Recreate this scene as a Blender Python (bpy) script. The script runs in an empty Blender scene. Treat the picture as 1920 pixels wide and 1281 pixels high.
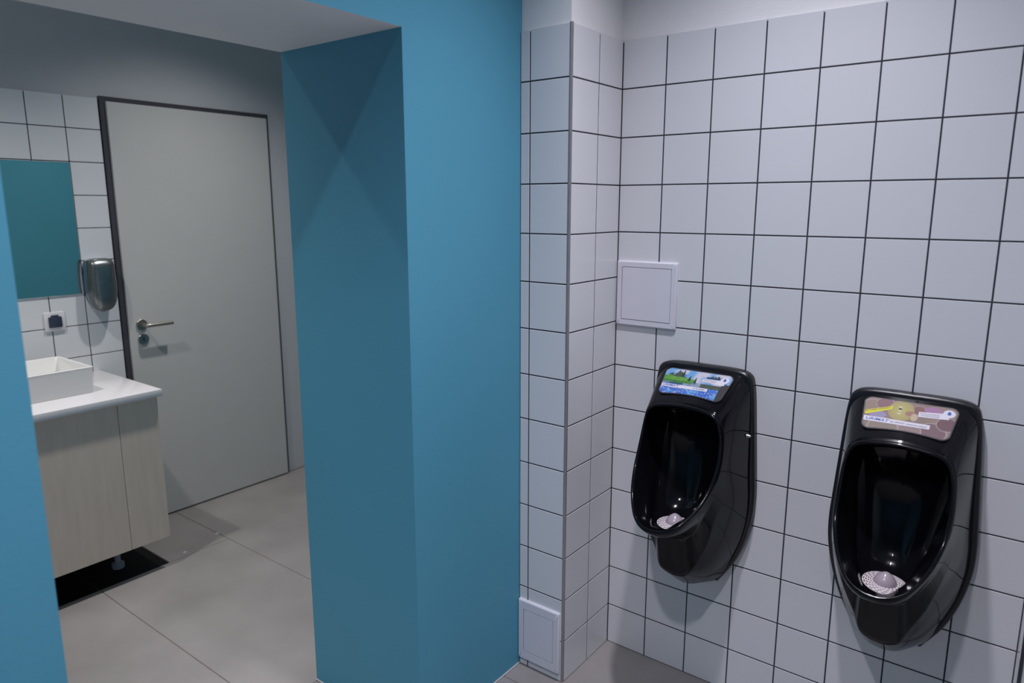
import bpy, bmesh, math, random
from mathutils import Vector, Matrix

random.seed(7)
scene = bpy.context.scene
col = scene.collection
R = math.radians

# ------------------------------------------------------------------ camera
cam_data = bpy.data.cameras.new('camera')
cam = bpy.data.objects.new('camera', cam_data)
col.objects.link(cam)
cam_data.sensor_width = 36.0
cam_data.lens = 36.0 * 1332.2 / 1920.0
cam_data.clip_start = 0.02
cam.location = (1.1609, -2.1092, 1.5860)
cam.rotation_euler = (R(79.152), 0.0, R(37.252))
cam_data.dof.use_dof = True
cam_data.dof.focus_distance = 2.25
cam_data.dof.aperture_fstop = 2.4
scene.camera = cam

# ------------------------------------------------------------------ world
world = bpy.data.worlds.new('world')
scene.world = world
world.use_nodes = True
world.node_tree.nodes['Background'].inputs[0].default_value = (0.55, 0.6, 0.7, 1)
world.node_tree.nodes['Background'].inputs[1].default_value = 0.02

# ------------------------------------------------------------------ lamps (recessed ceiling spots, ceiling at 3 m)
def lamp(name, loc, watts, colour, cone=132, radius=0.045):
    ld = bpy.data.lights.new(name, 'SPOT')
    ld.spot_size = R(cone)
    ld.spot_blend = 1.0
    ld.shadow_soft_size = radius
    ld.energy = watts
    ld.color = colour
    o = bpy.data.objects.new(name, ld)
    o.location = loc
    col.objects.link(o)
    return o

COOL = (0.925, 0.89, 1.0)
NEUTRAL = (1.0, 0.97, 0.96)
lamp('ceiling_spot', (0.615, -0.72, 2.985), 145, COOL, 108)
lamp('ceiling_spot', (0.615, -2.06, 2.985), 165, COOL, 122)
lamp('ceiling_spot', (-1.49, -1.70, 2.985), 112, NEUTRAL, 112)
lamp('ceiling_spot', (-1.49, -0.20, 2.985), 112, NEUTRAL, 112)

scene.view_settings.view_transform = 'Standard'
scene.view_settings.look = 'None'
scene.view_settings.gamma = 1.0
scene.view_settings.use_curve_mapping = False
scene.view_settings.exposure = 0.0

# ------------------------------------------------------------------ materials
def srgb(r, g, b):
    f = lambda c: (c / 255 / 12.92) if c / 255 <= 0.04045 else ((c / 255 + 0.055) / 1.055) ** 2.4
    return (f(r), f(g), f(b))

def mat(name, rgb, rough=0.5, metal=0.0, var=0.04, vscale=8.0, bump=0.0, bscale=60.0, coat=0.0, spec=0.5, stretch=None):
    m = bpy.data.materials.new(name)
    m.use_nodes = True
    nt = m.node_tree
    b = nt.nodes['Principled BSDF']
    b.inputs['Roughness'].default_value = rough
    b.inputs['Metallic'].default_value = metal
    b.inputs['Specular IOR Level'].default_value = spec
    b.inputs['Coat Weight'].default_value = coat
    b.inputs['Coat Roughness'].default_value = 0.06
    tc = nt.nodes.new('ShaderNodeTexCoord')
    src = tc.outputs['Object']
    if stretch:
        mp = nt.nodes.new('ShaderNodeMapping')
        mp.inputs['Scale'].default_value = stretch
        nt.links.new(src, mp.inputs['Vector'])
        src = mp.outputs['Vector']
    n = nt.nodes.new('ShaderNodeTexNoise')
    n.inputs['Scale'].default_value = vscale
    n.inputs['Detail'].default_value = 5.0
    nt.links.new(src, n.inputs['Vector'])
    cr = nt.nodes.new('ShaderNodeValToRGB')
    cr.color_ramp.elements[0].position = 0.3
    cr.color_ramp.elements[1].position = 0.7
    lo = tuple(c * (1 - var) for c in rgb)
    hi = tuple(min(1.0, c * (1 + var)) for c in rgb)
    cr.color_ramp.elements[0].color = (*lo, 1)
    cr.color_ramp.elements[1].color = (*hi, 1)
    nt.links.new(n.outputs['Fac'], cr.inputs['Fac'])
    nt.links.new(cr.outputs['Color'], b.inputs['Base Color'])
    if bump > 0:
        n2 = nt.nodes.new('ShaderNodeTexNoise')
        n2.inputs['Scale'].default_value = bscale
        n2.inputs['Detail'].default_value = 3.0
        nt.links.new(src, n2.inputs['Vector'])
        bp = nt.nodes.new('ShaderNodeBump')
        bp.inputs['Strength'].default_value = bump
        bp.inputs['Distance'].default_value = 0.01
        nt.links.new(n2.outputs['Fac'], bp.inputs['Height'])
        nt.links.new(bp.outputs['Normal'], b.inputs['Normal'])
    return m

def print_mat(name):
    m = bpy.data.materials.new(name)
    m.use_nodes = True
    nt = m.node_tree
    b = nt.nodes['Principled BSDF']
    b.inputs['Roughness'].default_value = 0.3
    a = nt.nodes.new('ShaderNodeVertexColor')
    a.layer_name = 'print'
    nt.links.new(a.outputs['Color'], b.inputs['Base Color'])
    return m

M = {
    'plaster': mat('white_plaster', (0.84, 0.835, 0.835), 0.85, var=0.015, bump=0.06, bscale=140),
    'greige': mat('grey_beige_plaster', (0.52, 0.53, 0.55), 0.85, var=0.015, bump=0.06, bscale=140),
    'teal': mat('teal_wall_paint', (0.080, 0.325, 0.460), 0.58, var=0.02, vscale=3, bump=0.05, bscale=120),
    'soffit': mat('soffit_plaster', (0.88, 0.88, 0.88), 0.85, var=0.015, bump=0.05, bscale=140),
    'tile': mat('white_glazed_ceramic', (0.70, 0.71, 0.73), 0.16, var=0.012, vscale=2.5, bump=0.012, bscale=9),
    'grout': mat('dark_grey_grout', (0.030, 0.031, 0.040), 0.9, var=0.15, vscale=40),
    'steel': mat('brushed_steel', (0.55, 0.54, 0.53), 0.32, 1.0, var=0.08, vscale=30, stretch=(1, 1, 14)),
    'trim': mat('grey_aluminium_trim', (0.36, 0.35, 0.36), 0.4, 0.7, var=0.08, vscale=20),
    'hatch': mat('white_hatch_plastic', (0.70, 0.70, 0.76), 0.38, var=0.012),
    'seam': mat('dark_seam', (0.07, 0.07, 0.10), 0.8, var=0.05),
    'floor': mat('grey_stone_floor', (0.282, 0.266, 0.257), 0.42, var=0.13, vscale=3.2, bump=0.05, bscale=45),
    'fgrout': mat('brown_floor_grout', (0.15, 0.125, 0.105), 0.9, var=0.2, vscale=20),
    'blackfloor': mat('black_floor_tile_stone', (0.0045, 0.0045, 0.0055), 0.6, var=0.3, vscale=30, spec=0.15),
    'door': mat('off_white_door_paint', (0.55, 0.545, 0.53), 0.45, var=0.012),
    'frame': mat('anthracite_door_frame', (0.050, 0.050, 0.062), 0.5, var=0.06),
    'handle': mat('satin_nickel', (0.40, 0.37, 0.33), 0.33, 1.0, var=0.06),
    'hole': mat('black_keyhole', (0.006, 0.006, 0.006), 0.8, var=0.1),
    'ceramic': mat('white_basin_ceramic', (0.80, 0.79, 0.77), 0.08, var=0.01, coat=0.3),
    'worktop': mat('white_quartz_worktop', (0.76, 0.74, 0.76), 0.18, var=0.02, vscale=60),
    'birch': mat('pale_birch_laminate', (0.68, 0.585, 0.50), 0.5, var=0.05, vscale=6, stretch=(6, 6, 0.8)),
    'birchedge': mat('birch_carcass', (0.34, 0.28, 0.22), 0.6, var=0.05),
    'legplastic': mat('grey_blue_plastic', (0.36, 0.39, 0.48), 0.4, var=0.04),
    'dispside': mat('polished_blue_grey_metal', (0.42, 0.46, 0.54), 0.16, 0.9, var=0.03),
    'dispcover': mat('brushed_dark_steel', (0.20, 0.22, 0.22), 0.30, 0.9, var=0.10, vscale=24, stretch=(1, 1, 10)),
    'socketplate': mat('white_socket_plastic', (0.70, 0.69, 0.72), 0.3, var=0.01),
    'socketflap': mat('dark_blue_grey_plastic', (0.030, 0.038, 0.070), 0.4, var=0.08),
    'black': mat('glossy_black_plastic', (0.0040, 0.0040, 0.0058), 0.10, var=0.2, vscale=30, spec=0.26),
    'blackplate': mat('satin_black_plastic', (0.008, 0.008, 0.010), 0.30, var=0.2, vscale=30),
    'bezel': mat('label_bezel', (0.045, 0.042, 0.05), 0.4, var=0.05),
    'paper': mat('white_print', (0.62, 0.60, 0.66), 0.4, var=0.01),
    'yellowprint': mat('yellow_print', (0.62, 0.58, 0.03), 0.4, var=0.02),
    'blueprint': mat('blue_lettering', (0.03, 0.10, 0.40), 0.4, var=0.02),
    'inkprint': mat('dark_lettering', (0.05, 0.05, 0.09), 0.4, var=0.02),
    'redink': mat('red_lettering', (0.30, 0.06, 0.10), 0.4, var=0.02),
    'whiteplastic': mat('white_strainer_plastic', (0.74, 0.68, 0.70), 0.35, var=0.02),
    'capsule': mat('mauve_capsule_plastic', (0.42, 0.36, 0.41), 0.25, var=0.05),
    'pinkbase': mat('pink_capsule_base', (0.55, 0.22, 0.20), 0.4, var=0.05),
    'sealant': mat('grey_sealant', (0.50, 0.50, 0.52), 0.6, var=0.05),
    'print': print_mat('printed_picture'),
}

# mirror glass
mg = bpy.data.materials.new('mirror_glass')
mg.use_nodes = True
_b = mg.node_tree.nodes['Principled BSDF']
_b.inputs['Metallic'].default_value = 1.0
_b.inputs['Roughness'].default_value = 0.02
_b.inputs['Base Color'].default_value = (0.62, 0.70, 0.66, 1)
M['mirror'] = mg

# ------------------------------------------------------------------ helpers
def link(name, me, parent=None):
    o = bpy.data.objects.new(name, me)
    col.objects.link(o)
    if parent is not None:
        o.parent = parent
    return o

def tag(o, label, cat, group=None):
    o['label'] = label
    o['category'] = cat
    if group:
        o['group'] = group
    return o

def empty(name, loc=(0, 0, 0)):
    o = bpy.data.objects.new(name, None)
    o.location = loc
    o.empty_display_size = 0.1
    col.objects.link(o)
    return o

def from_bm(name, bm, material, parent=None, smooth=False):
    bmesh.ops.recalc_face_normals(bm, faces=bm.faces)
    me = bpy.data.meshes.new(name)
    bm.to_mesh(me)
    bm.free()
    for m in (material if isinstance(material, (list, tuple)) else [material]):
        me.materials.append(m)
    if smooth:
        for p in me.polygons:
            p.use_smooth = True
    return link(name, me, parent)

def smooth_by_angle(o, ang=35):
    me = o.data
    bm = bmesh.new()
    bm.from_mesh(me)
    for f in bm.faces:
        f.smooth = True
    for e in bm.edges:
        if len(e.link_faces) == 2 and e.calc_face_angle(0) > R(ang):
            e.smooth = False
    bm.to_mesh(me)
    bm.free()

def add_box(bm, x0, x1, y0, y1, z0, z1, bevel=0.0, seg=2):
    vs = [bm.verts.new(p) for p in ((x0, y0, z0), (x1, y0, z0), (x1, y1, z0), (x0, y1, z0),
                                    (x0, y0, z1), (x1, y0, z1), (x1, y1, z1), (x0, y1, z1))]
    fs = [bm.faces.new([vs[i] for i in q]) for q in
          ((0, 3, 2, 1), (4, 5, 6, 7), (0, 1, 5, 4), (1, 2, 6, 5), (2, 3, 7, 6), (3, 0, 4, 7))]
    if bevel > 0:
        es = set(e for f in fs for e in f.edges)
        bmesh.ops.bevel(bm, geom=list(es), offset=bevel, segments=seg, affect='EDGES', profile=0.5)
    return fs

def box(name, x0, x1, y0, y1, z0, z1, material, parent=None, bevel=0.0, seg=2):
    bm = bmesh.new()
    add_box(bm, x0, x1, y0, y1, z0, z1, bevel, seg)
    o = from_bm(name, bm, material, parent)
    if bevel > 0 and seg > 1:
        smooth_by_angle(o, 40)
    return o

def structure(o):
    o['kind'] = 'structure'
    return o

def add_tube(bm, p0, p1, r0, r1=None, n=20, cap=True):
    p0, p1 = Vector(p0), Vector(p1)
    r1 = r0 if r1 is None else r1
    d = (p1 - p0).normalized()
    a = d.orthogonal().normalized()
    b = d.cross(a)
    rings = []
    for p, r in ((p0, r0), (p1, r1)):
        rings.append([bm.verts.new(p + (a * math.cos(t) + b * math.sin(t)) * r)
                      for t in (2 * math.pi * i / n for i in range(n))])
    for i in range(n):
        j = (i + 1) % n
        bm.faces.new((rings[0][i], rings[0][j], rings[1][j], rings[1][i]))
    if cap:
        bm.faces.new(rings[0])
        bm.faces.new(rings[1])

def tube(name, segs, material, parent=None, n=24):
    bm = bmesh.new()
    for s in segs:
        add_tube(bm, *s, n=n)
    o = from_bm(name, bm, material, parent)
    smooth_by_angle(o, 40)
    return o

def loft(bm, rings, closed=True, cap0=False, cap1=False):
    vr = [[bm.verts.new(p) for p in r] for r in rings]
    n = len(rings[0])
    for a, b in zip(vr, vr[1:]):
        for i in range(n if closed else n - 1):
            j = (i + 1) % n
            bm.faces.new((a[i], a[j], b[j], b[i]))
    if cap0:
        bm.faces.new(vr[0])
    if cap1:
        bm.faces.new(vr[-1])
    return vr

def prism(bm, pts2, y0, y1, to3):
    """closed polygon pts2 extruded between two depths; to3 maps (a, b, depth) to 3D"""
    loft(bm, [[to3(a, b, y0) for a, b in pts2], [to3(a, b, y1) for a, b in pts2]], True, True, True)

# ------------------------------------------------------------------ tiles (shared meshes)
P = 0.15
J = 0.0040           # joint width
tile_cache = {}
def tile_mesh(w, h, t=0.006, c=0.0008):
    key = (round(w, 4), round(h, 4), t)
    if key in tile_cache:
        return tile_cache[key]
    bm = bmesh.new()
    def ring(dx, y):
        return [(-w / 2 + dx, y, -h / 2 + dx), (w / 2 - dx, y, -h / 2 + dx), (w / 2 - dx, y, h / 2 - dx), (-w / 2 + dx, y, h / 2 - dx)]
    loft(bm, [ring(0, t), ring(0, c), ring(c, 0.0)], True, False, True)
    bmesh.ops.recalc_face_normals(bm, faces=bm.faces)
    me = bpy.data.meshes.new('tile')
    bm.to_mesh(me)
    bm.free()
    # front face must look to -Y
    for p in me.polygons:
        pass
    me.materials.append(M['tile'])
    tile_cache[key] = me
    return me

def lay_tiles(wall, cols, rows, place, rot, skip=None):
    """cols / rows are lists of (lo, hi) spans; place(a, z) gives the tile centre"""
    for ci, (a0, a1) in enumerate(cols):
        for ri, (z0, z1) in enumerate(rows):
            if skip and skip(a0, a1, z0, z1):
                continue
            w, h = a1 - a0 - J, z1 - z0 - J
            if w < 0.004 or h < 0.004:
                continue
            o = link('tile', tile_mesh(w, h), wall)
            p = place((a0 + a1) / 2, (z0 + z1) / 2)
            jit = random.uniform(-0.00025, 0.00025)
            o.location = p
            o.rotation_euler = (random.uniform(-0.0012, 0.0012), random.uniform(-0.0006, 0.0006), rot + random.uniform(-0.0012, 0.0012))

TOP = 2.096
rows = [(k * P, min((k + 1) * P, TOP + J / 2)) for k in range(14)]
H = 3.0
W0 = -0.182            # teal wall face
W1 = -0.675            # its far side
YJ = -0.792            # far jamb
YN = -1.680            # near jamb
ND = 0.301             # niche depth
XD = -2.385            # tiled / door wall face in the washroom
SOF = 2.018

# ------------------------------------------------------------------ room shell
# floor: grout bed with large stone tiles laid into it
floor = structure(box('floor', -2.6, 2.4, -3.7, 1.3, -0.06, -0.002, M['fgrout']))
XD0 = -2.385
xs = [-0.67, 0.53, 1.73, 2.2]
ys = [-3.6, -3.36, -2.765, -2.17, -1.575, -0.982, -0.392, 0.2, 0.795, 1.2]
def floor_tile(name, x0, x1, y0, y1, m):
    g = 0.0015
    me = bpy.data.meshes.new(name)
    bm = bmesh.new()
    add_box(bm, x0 + g, x1 - g, y0 + g, y1 - g, -0.01, 0.0, 0.0012, 1)
    bmesh.ops.recalc_face_normals(bm, faces=bm.faces)
    bm.to_mesh(me)
    bm.free()
    me.materials.append(m)
    return link(name, me, floor)
for i in range(len(xs) - 1):
    for j in range(len(ys) - 1):
        floor_tile('floor_tile', xs[i], xs[i + 1], ys[j], ys[j + 1], M['floor'])
# washroom: long slabs; black tiles in the strip under the vanity
XB = -1.868
floor_tile('floor_tile', XD0, -0.67, -0.392, 1.2, M['floor'])
floor_tile('floor_tile', XB, -0.67, -0.982, -0.392, M['floor'])
floor_tile('floor_tile', XD0, XB, -0.684, -0.392, M['floor'])
floor_tile('floor_tile', XB, -0.67, -1.575, -0.982, M['floor'])
floor_tile('floor_tile', XB, -0.67, -2.1, -1.575, M['floor'])
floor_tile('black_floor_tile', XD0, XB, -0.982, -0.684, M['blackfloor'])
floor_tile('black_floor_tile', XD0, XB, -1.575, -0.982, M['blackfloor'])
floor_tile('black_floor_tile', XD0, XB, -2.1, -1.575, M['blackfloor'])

ceiling = structure(box('ceiling', -2.6, 2.4, -3.7, 1.3, H, H + 0.1, M['plaster']))

# urinal wall
wall_back = structure(box('wall_back', -0.19, 1.5, 0.008, 0.15, 0, H, M['plaster']))
box('grout_bed', -0.006, 1.206, 0.0011, 0.0085, 0, TOP - 0.005, M['grout'], wall_back)
lay_tiles(wall_back, [(c * P, (c + 1) * P) for c in range(8)], rows, lambda a, z: (a, 0.0, z), 0.0)

# pillar left of the niche
wall_niche_left = structure(box('wall_niche_left', W0 - 0.01, -0.008, -ND + 0.008, 0.012, 0, H, M['plaster']))
box('grout_bed', -0.0085, -0.0011, -ND + 0.004, 0.003, 0, TOP - 0.005, M['grout'], wall_niche_left)
box('grout_bed', W0, -0.004, -ND + 0.0011, -ND + 0.0085, 0, TOP - 0.005, M['grout'], wall_niche_left)
lay_tiles(wall_niche_left, [(-ND + 0.006, -0.1445), (-0.1445, 0.0)], rows, lambda a, z: (0.0, a, z), R(90))
lay_tiles(wall_niche_left, [(W0, -0.1464), (-0.1464, -0.006)], rows, lambda a, z: (a, -ND, z), 0.0)
# quarter round steel corner trim
bm = bmesh.new()
pts = [(-0.0075, -ND + 0.001), (-0.0072, -ND - 0.0006)]
for k in range(7):
    t = k / 6 * math.pi / 2
    pts.append((-0.0072 + 0.0078 * math.sin(t), -ND + 0.0072 - 0.0078 * math.cos(t)))
pts += [(-0.001, -ND + 0.0075), (-0.006, -ND + 0.006)]
loft(bm, [[(x, y, 0.0) for x, y in pts], [(x, y, TOP + 0.002) for x, y in pts]], True, True, True)
from_bm('corner_trim', bm, M['trim'], wall_niche_left)

# right return of the niche
wall_niche_right = structure(box('wall_niche_right', 1.208, 2.3, -ND + 0.008, 0.012, 0, H, M['plaster']))
box('grout_bed', 1.2011, 1.2085, -ND + 0.004, 0.003, 0, TOP - 0.005, M['grout'], wall_niche_right)
lay_tiles(wall_niche_right, [(-ND + 0.004, -0.1445), (-0.1445, 0.0)], rows, lambda a, z: (1.2, a, z), R(-90))

# teal dividing wall with the opening
bm = bmesh.new()
add_box(bm, W1, W0, YJ, 1.25, 0, H)
add_box(bm, W1, W0, -3.65, YN, 0, H)
add_box(bm, W1, W0, YN, YJ, SOF, H)
bm.normal_update()
for f in bm.faces:
    c = f.calc_center_median()
    if abs(c.z - SOF) < 1e-4:
        f.material_index = 1
wall_left = structure(from_bm('wall_left', bm, [M['teal'], M['soffit']]))
bm = bmesh.new()
add_box(bm, W0 - 0.001, W0 + 0.004, YJ - 0.003, -ND, 0.0, 0.005, 0.0015, 1)
add_box(bm, W1, W0 + 0.003, YJ - 0.004, YJ + 0.001, 0.0, 0.005, 0.0015, 1)
from_bm('sealant_bead', bm, M['sealant'], wall_left)

# rest of the two rooms
structure(box('wall_front', W0 - 0.1, 2.4, -3.7, -3.6, 0, H, M['teal']))
structure(box('wall_right', 2.2, 2.3, -3.65, 0.0, 0, H, M['plaster']))
structure(box('wall_far_front', -2.5, W1 + 0.01, -2.2, -2.1, 0, H, M['greige']))
structure(box('wall_far_back', -2.5, W1 + 0.01, 1.2, 1.3, 0, H, M['greige']))

# washroom wall with tiles, mirror and door
wall_far_left = structure(box('wall_far_left', -2.55, XD - 0.008, -2.15, 1.25, 0, H, M['greige']))
FT = 2.066
box('grout_bed', XD - 0.0085, XD - 0.0011, -2.1, -0.560, 0, FT - 0.006, M['grout'], wall_far_left)
fz = [0.896 + (8 - r) * 0.147 for r in range(15)]
frow = sorted([(max(0.0, fz[r + 1]), min(FT, fz[r])) for r in range(14)])
fcol = [(-0.707, -0.560), (-0.856, -0.707)] + [(-0.856 - 0.149 * (k + 1), -0.856 - 0.149 * k) for k in range(5)]
lay_tiles(wall_far_left, fcol, frow, lambda a, z: (XD, a, z), R(90))

# ------------------------------------------------------------------ door
door = structure(empty('door_1', (XD, -0.12, 0)))
def dchild(o, parent=door):
    o.parent = parent
    return o
def door_local(fn):
    return fn
DY0, DY1, DZ = -0.557, 0.322, 2.076
bm = bmesh.new()
def dbox(bm, x0, x1, y0, y1, z0, z1, bv=0.0):
    add_box(bm, x0, x1, y0 + 0.12, y1 + 0.12, z0, z1, bv, 1)
dbox(bm, -0.012, 0.006, DY0, DY0 + 0.032, 0, DZ, 0.001)
dbox(bm, -0.012, 0.006, DY1 - 0.032, DY1, 0, DZ, 0.001)
dbox(bm, -0.012, 0.006, DY0 + 0.030, DY1 - 0.030, DZ - 0.034, DZ, 0.001)
dbox(bm, -0.012, -0.004, DY0 + 0.02, DY1 - 0.02, 0.0, DZ - 0.02)
from_bm('door_frame', bm, M['frame'], door)
bm = bmesh.new()
dbox(bm, -0.002, 0.020, DY0 + 0.0245, DY1 - 0.020, 0.008, DZ - 0.023, 0.0012)
from_bm('door_leaf', bm, M['door'], door)
LX = 0.020
hy, hz = -0.474, 1.012
def dy(y):
    return y + 0.12
bm = bmesh.new()
def add_path_tube(bm, pts, r, n=16):
    rings = []
    pts = [Vector(p) for p in pts]
    prev = None
    for i, p in enumerate(pts):
        a = pts[max(0, i - 1)]
        b = pts[min(len(pts) - 1, i + 1)]
        d = (b - a).normalized()
        if prev is None:
            u = d.orthogonal().normalized()
        else:
            u = (prev - d * prev.dot(d)).normalized()
        prev = u
        v = d.cross(u)
        rings.append([p + (u * math.cos(2 * math.pi * k / n) + v * math.sin(2 * math.pi * k / n)) * r for k in range(n)])
    loft(bm, rings, True, True, True)
path = [(LX + 0.004, dy(hy), hz), (LX + 0.046, dy(hy), hz)]
for k in range(1, 6):
    t = k / 5 * math.pi / 2
    path.append((LX + 0.046 + 0.014 * math.sin(t), dy(hy) + 0.014 * (1 - math.cos(t)), hz))
path.append((LX + 0.060, dy(hy) + 0.127, hz))
add_path_tube(bm, path, 0.0095)
handle = from_bm('lever_handle', bm, M['handle'], door)
smooth_by_angle(handle, 50)
def disc_x(bm, x0, x1, y, z, r, bev=0.0015, n=36):
    rr = []
    for x, q in ((x0, r), (x1 - bev, r), (x1, r - bev)):
        rr.append([(x, dy(y) + q * math.cos(2 * math.pi * k / n), z + q * math.sin(2 * math.pi * k / n)) for k in range(n)])
    loft(bm, rr, True, True, True)
bm = bmesh.new()
disc_x(bm, LX - 0.001, LX + 0.009, hy, hz, 0.0265)
o = from_bm('rosette', bm, M['handle'], handle)
smooth_by_angle(o, 30)
bm = bmesh.new()
disc_x(bm, LX - 0.001, LX + 0.008, hy + 0.002, hz - 0.072, 0.0265)
ks = from_bm('keyhole_rosette', bm, M['handle'], door)
smooth_by_angle(ks, 30)
bm = bmesh.new()
kp = []
for k in range(12):
    t = 2 * math.pi * k / 12
    kp.append((0.0036 * math.cos(t), 0.0075 * math.sin(t) + 0.004 * (1 if math.sin(t) > 0 else -1)))
prism(bm, kp, LX + 0.0078, LX + 0.0086, lambda a, b, d: (d, dy(hy + 0.002) + a, hz - 0.072 + b))
from_bm('keyhole', bm, M['hole'], ks)
# ------------------------------------------------------------------ mirror
bm = bmesh.new()
fs = add_box(bm, XD + 0.0005, XD + 0.0065, -1.55, -0.7095, 1.1865, 1.7745, 0.0012, 1)
mir = from_bm('mirror', bm, M['mirror'])
tag(mir, 'frameless rectangular wall mirror above the washbasin reflecting a teal wall', 'mirror')

# ------------------------------------------------------------------ vanity
CZ = 0.818
wt = box('worktop', XD + 0.001, -1.800, -1.60, -0.677, CZ - 0.030, CZ, M['worktop'], None, 0.0018, 2)
tag(wt, 'white stone worktop slab carrying the washbasin over the birch cabinet', 'countertop')

cab = empty('vanity_cabinet', (-2.1, -1.1, 0))
tag(cab, 'pale birch vanity cabinet on short legs below the white worktop', 'cabinet')
def cbox(name, x0, x1, y0, y1, z0, z1, m, parent=cab, bv=0.0, seg=1):
    bm = bmesh.new()
    add_box(bm, x0 + 2.1, x1 + 2.1, y0 + 1.1, y1 + 1.1, z0, z1, bv, seg)
    return from_bm(name, bm, m, parent)
CB = 0.147
cbox('carcass', XD + 0.002, -1.839, -1.585, -0.700, CB + 0.004, CZ - 0.0305, M['birchedge'])
cbox('cabinet_door', -1.838, -1.820, -1.450, -0.8575, CB, CZ - 0.034, M['birch'], cab, 0.0008)
cbox('end_panel', -1.838, -1.820, -0.8555, -0.692, CB, CZ - 0.034, M['birch'], cab, 0.0008)
cbox('end_panel', -1.838, -1.820, -1.590, -1.4520, CB, CZ - 0.034, M['birch'], cab, 0.0008)
for lx, ly in ((-2.005, -0.845), (-2.005, -1.45), (-2.32, -0.845), (-2.32, -1.45)):
    bm = bmesh.new()
    X, Y = lx + 2.1, ly + 1.1
    add_tube(bm, (X, Y, 0.028), (X, Y, CB + 0.006), 0.0125, n=20)
    add_tube(bm, (X, Y, 0.0), (X, Y, 0.022), 0.024, 0.024, n=24)
    add_tube(bm, (X, Y, 0.022), (X, Y, 0.029), 0.024, 0.0135, n=24)
    for k in range(12):
        t = 2 * math.pi * k / 12
        add_tube(bm, (X + 0.0235 * math.cos(t), Y + 0.0235 * math.sin(t), 0.003), (X + 0.0235 * math.cos(t), Y + 0.0235 * math.sin(t), 0.022), 0.0022, n=6)
    o = from_bm('leg', bm, M['legplastic'], cab)
    smooth_by_angle(o, 40)

# vessel basin
def rrect(x0, x1, y0, y1, r, n=6):
    out = []
    for cx, cy, a0 in ((x1 - r, y1 - r, 0), (x0 + r, y1 - r, 90), (x0 + r, y0 + r, 180), (x1 - r, y0 + r, 270)):
        for k in range(n + 1):
            t = R(a0 + 90 * k / n)
            out.append((cx + r * math.cos(t), cy + r * math.sin(t)))
    return out
basin = empty('washbasin', (-2.137, -1.12, CZ))
tag(basin, 'white ceramic rectangular vessel washbasin standing on the worktop', 'washbasin')
BH = 0.112
def ring(inset, z, r):
    a, b = 0.170 - inset, 0.252 - inset
    return [(x, y, z) for x, y in rrect(-a, a, -b, b, r)]
bm = bmesh.new()
rings = [ring(0.008, 0.0, 0.008), ring(0.006, 0.004, 0.010), ring(0.001, BH - 0.006, 0.010), ring(0.000, BH - 0.002, 0.010), ring(0.003, BH, 0.010),
         ring(0.011, BH, 0.012), ring(0.014, BH - 0.003, 0.013), ring(0.022, 0.045, 0.025), ring(0.035, 0.026, 0.04), ring(0.07, 0.018, 0.05), ring(0.135, 0.015, 0.03)]
loft(bm, rings, True, True, True)
o = from_bm('bowl', bm, M['ceramic'], basin)
smooth_by_angle(o, 50)
bm = bmesh.new()
add_tube(bm, (0, 0, 0.014), (0, 0, 0.018), 0.023, 0.021, n=24)
o = from_bm('drain', bm, M['steel'], basin)

# ------------------------------------------------------------------ wall dispenser
disp = empty('hand_dispenser', (XD, -0.648, 1.10))
tag(disp, 'curved dark steel dispenser on the tiles between mirror and door frame', 'dispenser')
half = [(0.0, 1.348), (0.025, 1.347), (0.044, 1.342), (0.053, 1.334), (0.057, 1.31), (0.060, 1.27), (0.061, 1.23), (0.060, 1.19), (0.055, 1.155), (0.046, 1.13), (0.033, 1.113), (0.017, 1.105), (0.0, 1.103)]
def catmull(pts, sub):
    n = len(pts)
    out = []
    for i in range(n - 1):
        p0 = pts[max(0, i - 1)]; p1 = pts[i]; p2 = pts[i + 1]; p3 = pts[min(n - 1, i + 2)]
        for k in range(sub):
            t = k / sub
            out.append(tuple(0.5 * ((2 * b) + (c - a) * t + (2 * a - 5 * b + 4 * c - d) * t * t + (-a + 3 * b - 3 * c + d) * t ** 3)
                             for a, b, c, d in zip(p0, p1, p2, p3)))
    out.append(tuple(pts[-1]))
    return out
hs = catmull(half, 4)
outline = hs + [(-a, b) for a, b in reversed(hs[1:-1])]
def dring(x, s, dz=0.0):
    return [(x, a * s, (b - 1.245) * (0.35 * 1 + 0.65 * s) + 1.245 + dz - 1.10) if False else (x, a * s, (b - 1.245) * s + 1.245 + dz - 1.10) for a, b in outline]
bm = bmesh.new()
loft(bm, [dring(0.0, 0.97), dring(0.040, 0.99), dring(0.043, 0.975)], True, True, True)
o = from_bm('housing', bm, M['dispside'], disp)
smooth_by_angle(o, 40)
bm = bmesh.new()
loft(bm, [dring(0.0435, 0.96), dring(0.0435, 1.0), dring(0.056, 1.0), dring(0.070, 0.965), dring(0.081, 0.88), dring(0.089, 0.74), dring(0.094, 0.52), dring(0.096, 0.26), dring(0.0965, 0.02)], True, True, True)
o = from_bm('cover', bm, M['dispcover'], disp)
smooth_by_angle(o, 50)
bm = bmesh.new()
add_box(bm, 0.010, 0.050, -0.010, 0.010, 0.001, 0.012, 0.002, 1)
from_bm('nozzle', bm, M['blackplate'], disp)

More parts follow.
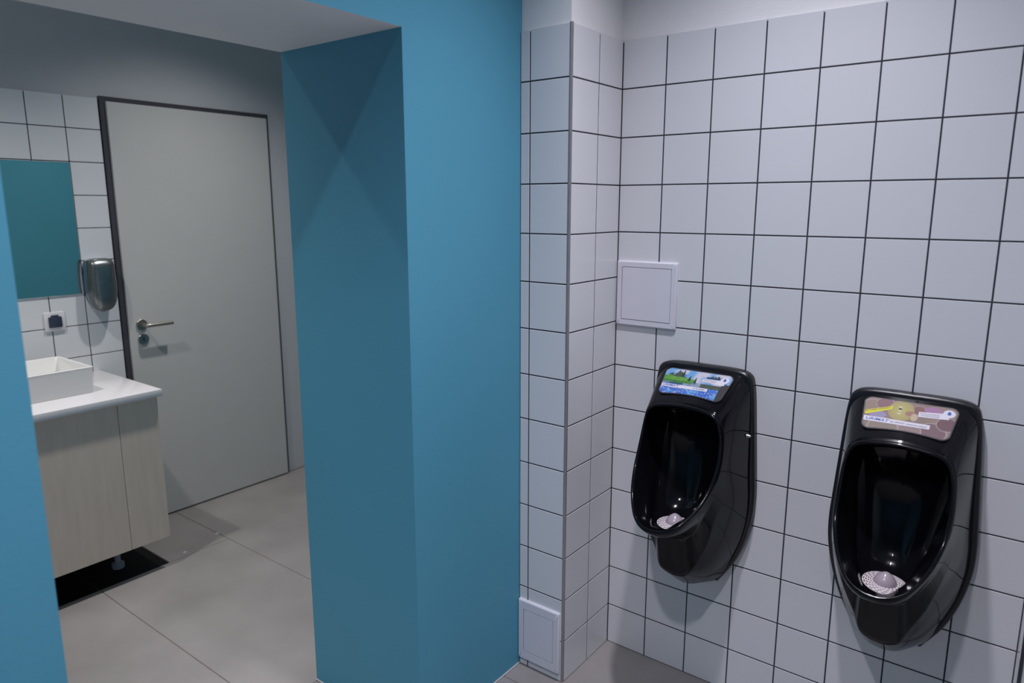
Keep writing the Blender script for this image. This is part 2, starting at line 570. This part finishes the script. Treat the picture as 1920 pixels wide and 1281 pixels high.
# ------------------------------------------------------------------ socket
sock = empty('wall_socket', (XD, -0.845, 1.074))
tag(sock, 'white wall socket with a dark hinged flap below the mirror', 'socket')
bm = bmesh.new()
add_box(bm, 0.0, 0.010, -0.042, 0.042, -0.043, 0.043, 0.003, 2)
o = from_bm('cover_plate', bm, M['socketplate'], sock)
smooth_by_angle(o, 40)
bm = bmesh.new()
add_box(bm, 0.009, 0.019, -0.027, 0.027, -0.027, 0.022, 0.004, 2)
o = from_bm('flap', bm, M['socketflap'], sock)
smooth_by_angle(o, 40)
bm = bmesh.new()
add_box(bm, 0.009, 0.018, -0.015, 0.015, 0.020, 0.030, 0.002, 1)
from_bm('hinge', bm, M['socketflap'], o)

# ------------------------------------------------------------------ access hatches
def hatch(name, x0, x1, z0, z1, dx, yface, label):
    root = empty(name, ((x0 + x1) / 2, yface, z0))
    tag(root, label, 'access hatch', 'plastic access hatches')
    w, h = (x1 - x0) / 2, z1 - z0
    ix, iz = dx
    # frame: outer rounded rectangle, hollow middle
    def rr(a0, a1, b0, b1, r, y, n=4):
        return [(x, y, z) for x, z in rrect(a0, a1, b0, b1, r, n)]
    bm = bmesh.new()
    loft(bm, [rr(-w, w, 0, h, 0.005, 0.0), rr(-w, w, 0, h, 0.005, -0.007), rr(-w + 0.004, w - 0.004, 0.004, h - 0.004, 0.004, -0.0105),
              rr(-w + ix, w - ix, iz, h - iz, 0.0012, -0.0105), rr(-w + ix, w - ix, iz, h - iz, 0.0012, -0.002)], True, False, False)
    o = from_bm('frame', bm, M['hatch'], root)
    smooth_by_angle(o, 35)
    bm = bmesh.new()
    add_box(bm, -w + ix - 0.002, w - ix + 0.002, -0.004, -0.0005, iz - 0.002, h - iz + 0.002)
    from_bm('seam', bm, M['seam'], root)
    g = 0.0019
    bm = bmesh.new()
    add_box(bm, -w + ix + g, w - ix - g, -0.0102, -0.003, iz + g, h - iz - g, 0.0006, 1)
    from_bm('hatch_door', bm, M['hatch'], root)
    return root
hatch('access_hatch', 0.0045, 0.219, 1.192, 1.407, (0.0185, 0.0195), 0.0, 'white square access hatch high on the tiles above the urinals')
hatch('access_hatch', -0.1805, -0.0115, 0.030, 0.254, (0.023, 0.032), -ND, 'white upright access hatch low on the tiled pillar near the floor')

# ------------------------------------------------------------------ urinals
F15 = [(0.0, 1.098), (0.07, 1.098), (0.122, 1.094), (0.147, 1.080), (0.156, 1.052), (0.162, 1.0), (0.169, 0.90), (0.177, 0.78), (0.181, 0.70),
       (0.177, 0.63), (0.160, 0.55), (0.130, 0.47), (0.095, 0.405), (0.050, 0.375), (0.0, 0.365)]
RM = [(0.0, 0.172, 1.003), (0.045, 0.173, 1.000), (0.090, 0.177, 0.992), (0.112, 0.180, 0.976), (0.122, 0.180, 0.948), (0.128, 0.181, 0.915), (0.132, 0.197, 0.855),
      (0.129, 0.227, 0.802), (0.118, 0.262, 0.757), (0.101, 0.295, 0.722), (0.076, 0.329, 0.691), (0.055, 0.346, 0.676), (0.035, 0.355, 0.668), (0.018, 0.3590, 0.6645), (0.0, 0.360, 0.6635)]
def lerp3(a, b, t):
    return tuple(p + (q - p) * t for p, q in zip(a, b))
def sst(x):
    x = max(0.0, min(1.0, x))
    return x * x * (3 - 2 * x)
FB = []
for i, (x, z) in enumerate(F15):       # body foot, a little inside the back plate
    cx, cz = 0.0, 0.76
    v = Vector((x - cx, 0, z - cz))
    k = 0.012 if i < 12 else 0.012 - 0.004 * (i - 11)
    if i <= 3:
        q = (x * 0.93, z - 0.012)
    else:
        l = v.length
        q = (x - k * v.x / l, z - k * v.z / l) if l > 0 else (x, z)
    FB.append((q[0], 0.030, q[1]))
# rings of the outer shell between the back plate (FB) and the rim (RM); the flat sides end in a
# crease (D), below it the chin is undercut behind the lip (E, G)
RC, RD, RE, RG = [], [], [], []
for i in range(7):
    RC.append(lerp3(FB[i], RM[i], 0.38))
    RD.append(lerp3(FB[i], RM[i], 0.72))
    RE.append(lerp3(FB[i], RM[i], 0.90))
    RG.append(lerp3(FB[i], RM[i], 0.965))
RC += [(0.153, 0.098, 0.786), (0.153, 0.112, 0.705), (0.144, 0.115, 0.640), (0.124, 0.115, 0.560), (0.097, 0.112, 0.487), (0.066, 0.110, 0.432), (0.034, 0.108, 0.404), (0.0, 0.107, 0.396)]
RD += [(0.140, 0.165, 0.792), (0.134, 0.188, 0.718), (0.119, 0.196, 0.660), (0.097, 0.186, 0.588), (0.069, 0.180, 0.525), (0.049, 0.192, 0.482), (0.027, 0.190, 0.464), (0.0, 0.190, 0.459)]
RE += [(0.133, 0.205, 0.799), (0.122, 0.232, 0.738), (0.103, 0.240, 0.692), (0.081, 0.220, 0.645), (0.060, 0.207, 0.615), (0.044, 0.224, 0.603), (0.024, 0.220, 0.601), (0.0, 0.220, 0.600)]
RG += [(0.1305, 0.219, 0.801), (0.119, 0.250, 0.750), (0.1005, 0.281, 0.710), (0.0755, 0.311, 0.674), (0.0545, 0.327, 0.658), (0.0350, 0.335, 0.650), (0.018, 0.339, 0.647), (0.0, 0.340, 0.646)]
def blend_rings(A, B, t, out=0.0):
    return [tuple(list(lerp3(a, b, t))) for a, b in zip(A, B)]
outer = [FB, blend_rings(FB, RC, 0.08), blend_rings(FB, RC, 0.5), RC, blend_rings(RC, RD, 0.5), blend_rings(RC, RD, 0.90), RD,
         blend_rings(RD, RE, 0.10), blend_rings(RD, RE, 0.5), blend_rings(RD, RE, 0.92), RE, blend_rings(RE, RG, 0.12), blend_rings(RE, RG, 0.6), RG]
rc = Vector((0, 0.235, 0.83))
def inward(p, k, fwd):
    v = (rc - Vector(p))
    v = v.normalized()
    return (p[0] + v.x * k, p[1] + v.y * k + fwd, p[2] + v.z * k)
rim = []
for k, fwd in ((0.0, -0.004), (0.001, 0.001), (0.0035, 0.004), (0.0075, 0.004), (0.0105, 0.001), (0.012, -0.004)):
    rg = []
    for i, p in enumerate(RM):
        q = inward(p, k, 0.0)
        b = sst((i - 7) / 5.0)
        # rim roll grows out of the opening plane: forwards on the sides, upwards at the lip
        rg.append((q[0], q[1] + fwd * (1 - 0.6 * b), q[2] + fwd * b * 0.9))
    rim.append(rg)
DC = (0.0, 0.203, 0.627)
I1, I2, I3, I4 = [], [], [], []
for i in range(15):
    t = i / 14 * math.pi
    p = RM[i]
    b = sst((i - 5) / 8.0)
    # back and sides of the bowl
    I1.append((p[0] * 0.90, p[1] * (0.62 + 0.29 * b), 0.83 + (p[2] - 0.83) * (0.92 + 0.02 * b) - 0.000 + (-0.006 if b > 0.9 else 0)))
    I2.append((p[0] * 0.80, max(0.055, p[1] * (0.33 + 0.52 * b)), 0.81 + (p[2] - 0.81) * (0.72 + 0.44 * b)))
    I3.append((0.075 * math.sin(t), 0.185 - 0.105 * math.cos(t), 0.643 + 0.035 * (1 + math.cos(t)) / 2))
    I4.append((0.050 * math.sin(t), DC[1] - 0.050 * math.cos(t), DC[2]))
SUB = 5
def full_ring(r15):
    h = catmull(r15, SUB)
    pts = [(x, -d, z) for x, d, z in h] + [(-x, -d, z) for x, d, z in reversed(h[1:-1])]
    return pts

def make_display(parent, painter, extras):
    """slanted printed panel; u across, v down the slope, from the top edge"""
    p0 = Vector((0, -0.030, 1.092)); p1 = Vector((0, -0.174, 1.000))
    e = (p1 - p0).normalized()
    n = Vector((1, 0, 0)).cross(e)
    if n.z < 0:
        n = -n
    def at(u, v, h):
        return tuple(p0 + Vector((u, 0, 0)) + e * v + n * h)
    def half_w(v):
        t = (v - 0.027) / (0.133 - 0.027)
        return 0.1075 + (0.096 - 0.1075) * t
    def outline(g):
        pts = []
        v0, v1 = 0.026 - g, 0.134 + g
        r = 0.017 + g
        for cx, cv, a0 in ((1, v0 + r, -90), (1, v1 - r, 0), (-1, v1 - r, 90), (-1, v0 + r, 180)):
            for k in range(9):
                a = R(a0 + 90 * k / 8)
                w = half_w(cv) + g - r
                pts.append((cx * w + r * math.cos(a), cv + r * math.sin(a)))
        # gentle arch of the lower edge
        out = []
        for i, (u, v) in enumerate(pts):
            out.append((u, v))
            if i == 17:
                for k in range(1, 10):
                    t = k / 10
                    a, b = pts[17], pts[18]
                    uu = a[0] + (b[0] - a[0]) * t
                    out.append((uu, a[1] - 0.008 * math.sin(math.pi * t)))
        return out
    bm = bmesh.new()
    o0 = outline(0.003)
    loft(bm, [[at(u, v, -0.004) for u, v in o0], [at(u, v, 0.0018) for u, v in o0]], True, True, True)
    bez = from_bm('display_panel', bm, M['bezel'], parent)
    # printed picture: fine grid clipped to the outline, colours as a print attribute
    oo = outline(0.0)
    def inside(u, v):
        c = False
        j = len(oo) - 1
        for i in range(len(oo)):
            (xi, yi), (xj, yj) = oo[i], oo[j]
            if (yi > v) != (yj > v) and u < (xj - xi) * (v - yi) / (yj - yi) + xi:
                c = not c
            j = i
        return c
    NU, NV = 170, 88
    bm = bmesh.new()
    lay = bm.loops.layers.float_color.new('print')
    grid = {}
    def gv(i, j):
        if (i, j) not in grid:
            # polar-like squeeze: rows span the trapezoid
            v = 0.026 + 0.108 * j / NV
            u = (-1 + 2 * i / NU) * half_w(v)
            grid[(i, j)] = (bm.verts.new(at(u, v, 0.0022)), u, v)
        return grid[(i, j)]
    for i in range(NU):
        for j in range(NV):
            q = [gv(i, j), gv(i + 1, j), gv(i + 1, j + 1), gv(i, j + 1)]
            cu = sum(a[1] for a in q) / 4
            cv = sum(a[2] for a in q) / 4
            if not inside(cu, cv):
                continue
            f = bm.faces.new([a[0] for a in q])
            for lp, a in zip(f.loops, q):
                c = tuple(0.78 * q for q in painter(a[1], a[2]))
                lp[lay] = (*c, 1.0)
    for v in list(bm.verts):
        if not v.link_faces:
            bm.verts.remove(v)
    me = bpy.data.meshes.new('printed_picture')
    bmesh.ops.recalc_face_normals(bm, faces=bm.faces)
    bm.to_mesh(me)
    bm.free()
    me.materials.append(M['print'])
    link('printed_picture', me, bez)
    extras(bez, at)
    return bez

def strip(parent, at, quad, m, h=0.0026, name='print_strip'):
    bm = bmesh.new()
    loft(bm, [[at(u, v, h - 0.0003) for u, v in quad], [at(u, v, h) for u, v in quad]], True, True, True)
    return from_bm(name, bm, m, parent)

def lettering(parent, at, text, u, v, ang, size, m, shear=0.0, bold=0.0, width=None, h=0.0031, name='lettering'):
    cu = bpy.data.curves.new('text', 'FONT')
    cu.body = text
    cu.size = 1.0
    cu.shear = shear
    cu.offset = bold
    cu.resolution_u = 3
    to = bpy.data.objects.new('text', cu)
    col.objects.link(to)
    dg = bpy.context.evaluated_depsgraph_get()
    me = bpy.data.meshes.new_from_object(to.evaluated_get(dg))
    bpy.data.objects.remove(to)
    bpy.data.curves.remove(cu)
    x1 = max((p.co.x for p in me.vertices), default=1)
    sx = (width / x1) if width else size
    ca, sa = math.cos(ang), math.sin(ang)
    for p in me.vertices:
        a, b = p.co.x * sx, -p.co.y * size
        uu = u + a * ca - b * sa
        vv = v + a * sa + b * ca
        p.co = Vector(at(uu, vv, h))
    me.materials.append(m)
    me.name = name
    return link(name, me, parent)

def circle(u, v, r, n=28):
    return [(u + r * math.cos(2 * math.pi * k / n), v + r * math.sin(2 * math.pi * k / n)) for k in range(n)]

def hashn(a, b):
    s = math.sin(a * 127.1 + b * 311.7) * 43758.5453
    return s - math.floor(s)
def vnoise(x, y):
    xi, yi = math.floor(x), math.floor(y)
    fx, fy = sst(x - xi), sst(y - yi)
    a = hashn(xi, yi) * (1 - fx) + hashn(xi + 1, yi) * fx
    b = hashn(xi, yi + 1) * (1 - fx) + hashn(xi + 1, yi + 1) * fx
    return a * (1 - fy) + b * fy
def mixc(a, b, t):
    t = max(0.0, min(1.0, t))
    return tuple(p + (q - p) * t for p, q in zip(a, b))

def paint_lake(u, v):
    sky = (0.16, 0.40, 0.72); cloud = (0.62, 0.62, 0.70); hill = (0.05, 0.07, 0.06); green = (0.07, 0.30, 0.04)
    shore = (0.03, 0.12, 0.16); water = (0.05, 0.15, 0.60); grey = (0.30, 0.37, 0.48)
    n = vnoise(u * 70 + 3, v * 90)
    n2 = vnoise(u * 220, v * 260 + 9)
    if v < 0.075:
        c = mixc(sky, cloud, (vnoise(u * 45 + 8, v * 55 + 2) - 0.3) * 2.2)
        # dark wooded hill at the left
        hl = 0.034 + 0.03 * abs(math.sin(u * 60 + 0.6)) + 0.008 * n2
        if -0.10 < u < -0.035 and v > hl * (0.6 + 0.4 * n):
            c = mixc(hill, (0.10, 0.13, 0.07), n2)
        # green meadow
        if u < -0.005 and 0.058 + 0.006 * n - (u + 0.005) * -0.05 < v:
            c = mixc(green, (0.20, 0.45, 0.08), n2)
        # conifers
        for tx, tv, th in ((-0.022, 0.072, 0.024), (-0.002, 0.078, 0.026), (-0.047, 0.056, 0.03)):
            if tv - th < v < tv and abs(u - tx) < 0.0048 * (v - tv + th) / th + 0.0006:
                c = (0.015, 0.05, 0.06)
        if 0.028 < u < 0.075 and 0.034 + 0.010 * vnoise(u * 260, 1.0) < v < 0.050:
            c = (0.03, 0.06, 0.10)
    elif v < 0.092:
        c = mixc(shore, grey, sst((n - 0.25) * 2))
        if u < -0.01 and v < 0.083:
            c = mixc(green, (0.05, 0.18, 0.03), n2)
        if u > 0.02:
            c = mixc((0.06, 0.08, 0.07), (0.10, 0.13, 0.08), n2)
    else:
        c = mixc(water, (0.10, 0.36, 0.75), (n - 0.35) * 1.7)
        if n2 > 0.72:
            c = mixc(c, cloud, 0.5)
        if u > 0.072 - (v - 0.09) * 0.2:
            c = mixc(c, (0.20, 0.42, 0.70), n2)
    if u > 0.080 + 0.35 * max(0.0, 0.095 - v) * 0.3 and v > 0.065:
        c = (0.055, 0.050, 0.055)
    return c

def paint_chick(u, v):
    base = mixc((0.26, 0.19, 0.165), (0.34, 0.26, 0.22), vnoise(u * 30, v * 40))
    c = base
    # big smooth pebble shapes
    for cx, cv, r, k in ((-0.085, 0.060, 0.026, (0.33, 0.25, 0.20)), (-0.058, 0.042, 0.020, (0.28, 0.16, 0.17)), (0.022, 0.052, 0.017, (0.26, 0.13, 0.12)),
                         (0.060, 0.118, 0.030, (0.22, 0.14, 0.15)), (0.010, 0.125, 0.026, (0.33, 0.24, 0.23)), (-0.050, 0.128, 0.034, (0.30, 0.24, 0.20)), (0.088, 0.085, 0.022, (0.19, 0.11, 0.12))):
        d = math.hypot(u - cx, v - cv) / r
        if d < 1:
            c = k
        elif d < 1.08:
            c = (0.48, 0.40, 0.36)
    if math.hypot((u - 0.052) / 0.020, (v - 0.043) / 0.012) < 1:
        c = (0.42, 0.22, 0.38)
    if math.hypot((u + 0.070) / 0.022, (v - 0.083) / 0.012) < 1:
        c = (0.36, 0.32, 0.48)
    # yellow round head
    d = math.hypot((u + 0.018) / 0.030, (v - 0.060) / 0.036)
    if d < 1:
        c = mixc((0.52, 0.47, 0.16), (0.44, 0.36, 0.18), d * d)
    if math.hypot((u - 0.004) / 0.012, (v - 0.066) / 0.009) < 1:
        c = (0.40, 0.22, 0.17)
    if math.hypot((u - 0.014) / 0.008, (v - 0.076) / 0.013) < 1:
        c = (0.58, 0.48, 0.33)
    if math.hypot(u + 0.021, v - 0.054) < 0.0036:
        c = (0.02, 0.025, 0.05)
    for hv in (0.047, 0.060, 0.070):
        if math.hypot((u + 0.021) / 0.0042, (v - hv) / 0.0022) < 1:
            c = (0.78, 0.74, 0.66)
    return c

def extras_lake(bez, at):
    strip(bez, at, [(-0.0995, 0.094), (0.047, 0.092), (0.048, 0.104), (-0.0980, 0.1075)], M['paper'])
    lettering(bez, at, 'URIMAT', -0.0955, 0.1040, -0.02, 0.0122, M['blueprint'], shear=0.25, bold=0.004, width=0.053)
    lettering(bez, at, 'A v\u00edz \u00e9rt\u00e9k!', 0.003, 0.1015, -0.015, 0.0085, M['inkprint'], shear=0.25, width=0.037)
    strip(bez, at, [(0.019, 0.054), (0.086, 0.050), (0.0895, 0.0705), (0.018, 0.066)], M['paper'])
    lettering(bez, at, 'www.urimat.hu', 0.022, 0.0590, -0.01, 0.0055, M['inkprint'], width=0.040)
    lettering(bez, at, 'a v\u00edz n\u00e9lk\u00fcli piszo\u00e1r', 0.022, 0.0645, -0.01, 0.0048, M['redink'], width=0.040)
    strip(bez, at, circle(0.085, 0.049, 0.0135), M['paper'], 0.0029, 'emblem')
    strip(bez, at, [(0.085, 0.039), (0.0895, 0.047), (0.0885, 0.052), (0.085, 0.054), (0.0815, 0.052), (0.0805, 0.047)], M['blueprint'], 0.0033, 'emblem_drop')

def extras_chick(bez, at):
    strip(bez, at, [(-0.0995, 0.094), (0.053, 0.095), (0.053, 0.109), (-0.0978, 0.111)], M['paper'])
    lettering(bez, at, 'URIMAT', -0.0945, 0.1068, 0.0, 0.0135, M['blueprint'], shear=0.25, bold=0.004, width=0.056)
    lettering(bez, at, 'Az URIMAT v\u00edzmentes piszo\u00e1r', -0.036, 0.1050, 0.0, 0.0068, M['inkprint'], width=0.084)
    strip(bez, at, [(-0.1015, 0.076), (-0.039, 0.047), (-0.039, 0.059), (-0.097, 0.089)], M['yellowprint'])
    lettering(bez, at, 'Ez a vizelde v\u00edzmentes :)', -0.0990, 0.0810, -0.43, 0.0068, M['inkprint'], width=0.062)
    strip(bez, at, [(0.022, 0.054), (0.086, 0.047), (0.090, 0.067), (0.0215, 0.0715)], M['paper'])
    lettering(bez, at, 'www.urimat.hu', 0.025, 0.0605, -0.05, 0.0060, M['inkprint'], width=0.044)
    lettering(bez, at, 'a v\u00edz n\u00e9lk\u00fcli piszo\u00e1r', 0.025, 0.0665, -0.05, 0.0050, M['inkprint'], width=0.044)
    strip(bez, at, circle(0.088, 0.047, 0.0135), M['paper'], 0.0029, 'emblem')
    strip(bez, at, [(0.088, 0.038), (0.0925, 0.045), (0.0915, 0.050), (0.088, 0.052), (0.0845, 0.050), (0.0835, 0.045)], M['blueprint'], 0.0033, 'emblem_drop')

body_me = None
def make_urinal(xc, label, painter, extras, strainer_tilt, screw):
    global body_me
    root = empty('urinal', (xc, 0, 0))
    tag(root, label, 'urinal', 'black wall urinals')
    if body_me is None:
        bm = bmesh.new()
        rings = [full_ring(r) for r in outer + rim + [I1, I2, I3, I4]]
        loft(bm, rings, True, True, True)
        bmesh.ops.recalc_face_normals(bm, faces=bm.faces)
        body_me = bpy.data.meshes.new('bowl_body')
        bm.to_mesh(body_me)
        bm.free()
        body_me.materials.append(M['black'])
        for p in body_me.polygons:
            p.use_smooth = True
    link('bowl_body', body_me, root)
    # back plate against the tiles
    h = catmull([(x, z) for x, z in F15[:12]] + [(0.083, 0.394)], 4)
    fo = h + [(-x, z) for x, z in reversed(h[1:])]
    def sc(k):
        return [(x - k * (1 if x > 0.01 else -1 if x < -0.01 else 0), (z - k) if z > 1.0 else (z + k * 0.3 if z < 0.42 else z)) for x, z in fo]
    bm = bmesh.new()
    loft(bm, [[(x, 0.0, z) for x, z in sc(0.001)], [(x, -0.024, z) for x, z in sc(0.0)], [(x, -0.030, z) for x, z in sc(0.002)], [(x, -0.033, z) for x, z in sc(0.007)]], True, True, True)
    o = from_bm('back_plate', bm, M['blackplate'], root)
    smooth_by_angle(o, 45)
    make_display(root, painter, extras)
    # chrome side screw
    if screw:
      bm = bmesh.new()
      add_tube(bm, (0.150, -0.052, 0.905), (0.163, -0.052, 0.905), 0.0065, 0.005, n=16)
      add_tube(bm, (0.162, -0.052, 0.905), (0.166, -0.052, 0.905), 0.0030, 0.0025, n=12)
      o = from_bm('side_screw', bm, M['steel'], root)
      smooth_by_angle(o, 40)
    # perforated strainer with its capsule
    bm = bmesh.new()
    NA, r0, r1 = 60, 0.024, 0.053
    rad = [r0 + (r1 - r0) * k / 11 for k in range(12)]
    T = Matrix.Translation((0.003, -DC[1], DC[2] + 0.013)) @ Matrix.Rotation(strainer_tilt[0], 4, 'X') @ Matrix.Rotation(strainer_tilt[1], 4, 'Y')
    def sv(k, a, dz):
        t = 2 * math.pi * a / NA
        return T @ Vector((rad[k] * math.cos(t), rad[k] * math.sin(t), dz - 0.004 * (k / 11) ** 2))
    top = [[bm.verts.new(sv(k, a, 0.0)) for a in range(NA)] for k in range(12)]
    for k in range(11):
        for a in range(NA):
            if k % 2 == 1 and k < 10 and (a + k // 2) % 3 != 0:
                continue
            b = (a + 1) % NA
            bm.faces.new((top[k][a], top[k][b], top[k + 1][b], top[k + 1][a]))
    ex = bmesh.ops.extrude_face_region(bm, geom=bm.faces[:])
    bmesh.ops.translate(bm, verts=[v for v in ex['geom'] if isinstance(v, bmesh.types.BMVert)], vec=(0, 0, -0.0016))
    st = from_bm('strainer', bm, M['whiteplastic'], root)
    bm = bmesh.new()
    prof = [(0.0275, -0.003), (0.0262, 0.005), (0.0220, 0.0125), (0.0155, 0.0195), (0.0085, 0.0250), (0.0035, 0.0275), (0.001, 0.028)]
    rg = []
    for r, z in prof:
        rg.append([tuple(T @ Vector((r * math.cos(2 * math.pi * k / 36), r * math.sin(2 * math.pi * k / 36), z))) for k in range(36)])
    loft(bm, rg, True, True, True)
    cp = from_bm('capsule', bm, M['capsule'], st)
    smooth_by_angle(cp, 40)
    bm = bmesh.new()
    a = T @ Vector((-0.012, -0.014, -0.013)); b = T @ Vector((-0.012, -0.014, -0.005))
    add_tube(bm, a, b, 0.024, 0.027, n=32)
    cb = from_bm('capsule_base', bm, M['pinkbase'], st)
    smooth_by_angle(cb, 40)
    return root
make_urinal(0.330, 'glossy black waterless urinal with a blue lake picture on top, nearer the tiled corner', paint_lake, extras_lake, (0.0, 0.0), True)
make_urinal(0.907, 'glossy black waterless urinal with a brownish picture and yellow strip on top', paint_chick, extras_chick, (R(4), R(3)), False)

# two stray chips on the washroom floor
def chip(loc, rot, label):
    bm = bmesh.new()
    pts = [(-0.009, -0.003), (-0.002, -0.005), (0.008, -0.003), (0.010, 0.001), (0.001, 0.004), (-0.008, 0.002)]
    loft(bm, [[(x, y, 0.0) for x, y in pts], [(x * 0.8, y * 0.8, 0.003) for x, y in pts]], True, True, True)
    o = from_bm('plaster_chip', bm, M['whiteplastic'])
    o.location = loc
    o.rotation_euler = (0, 0, rot)
    tag(o, label, 'chip', 'plaster chips on the floor')
chip((-1.904, -0.593, 0.0), R(70), 'tiny white chip on the floor just beside the black tiles')
chip((-1.963, -0.399, 0.0), R(80), 'tiny white chip on the floor joint before the door')
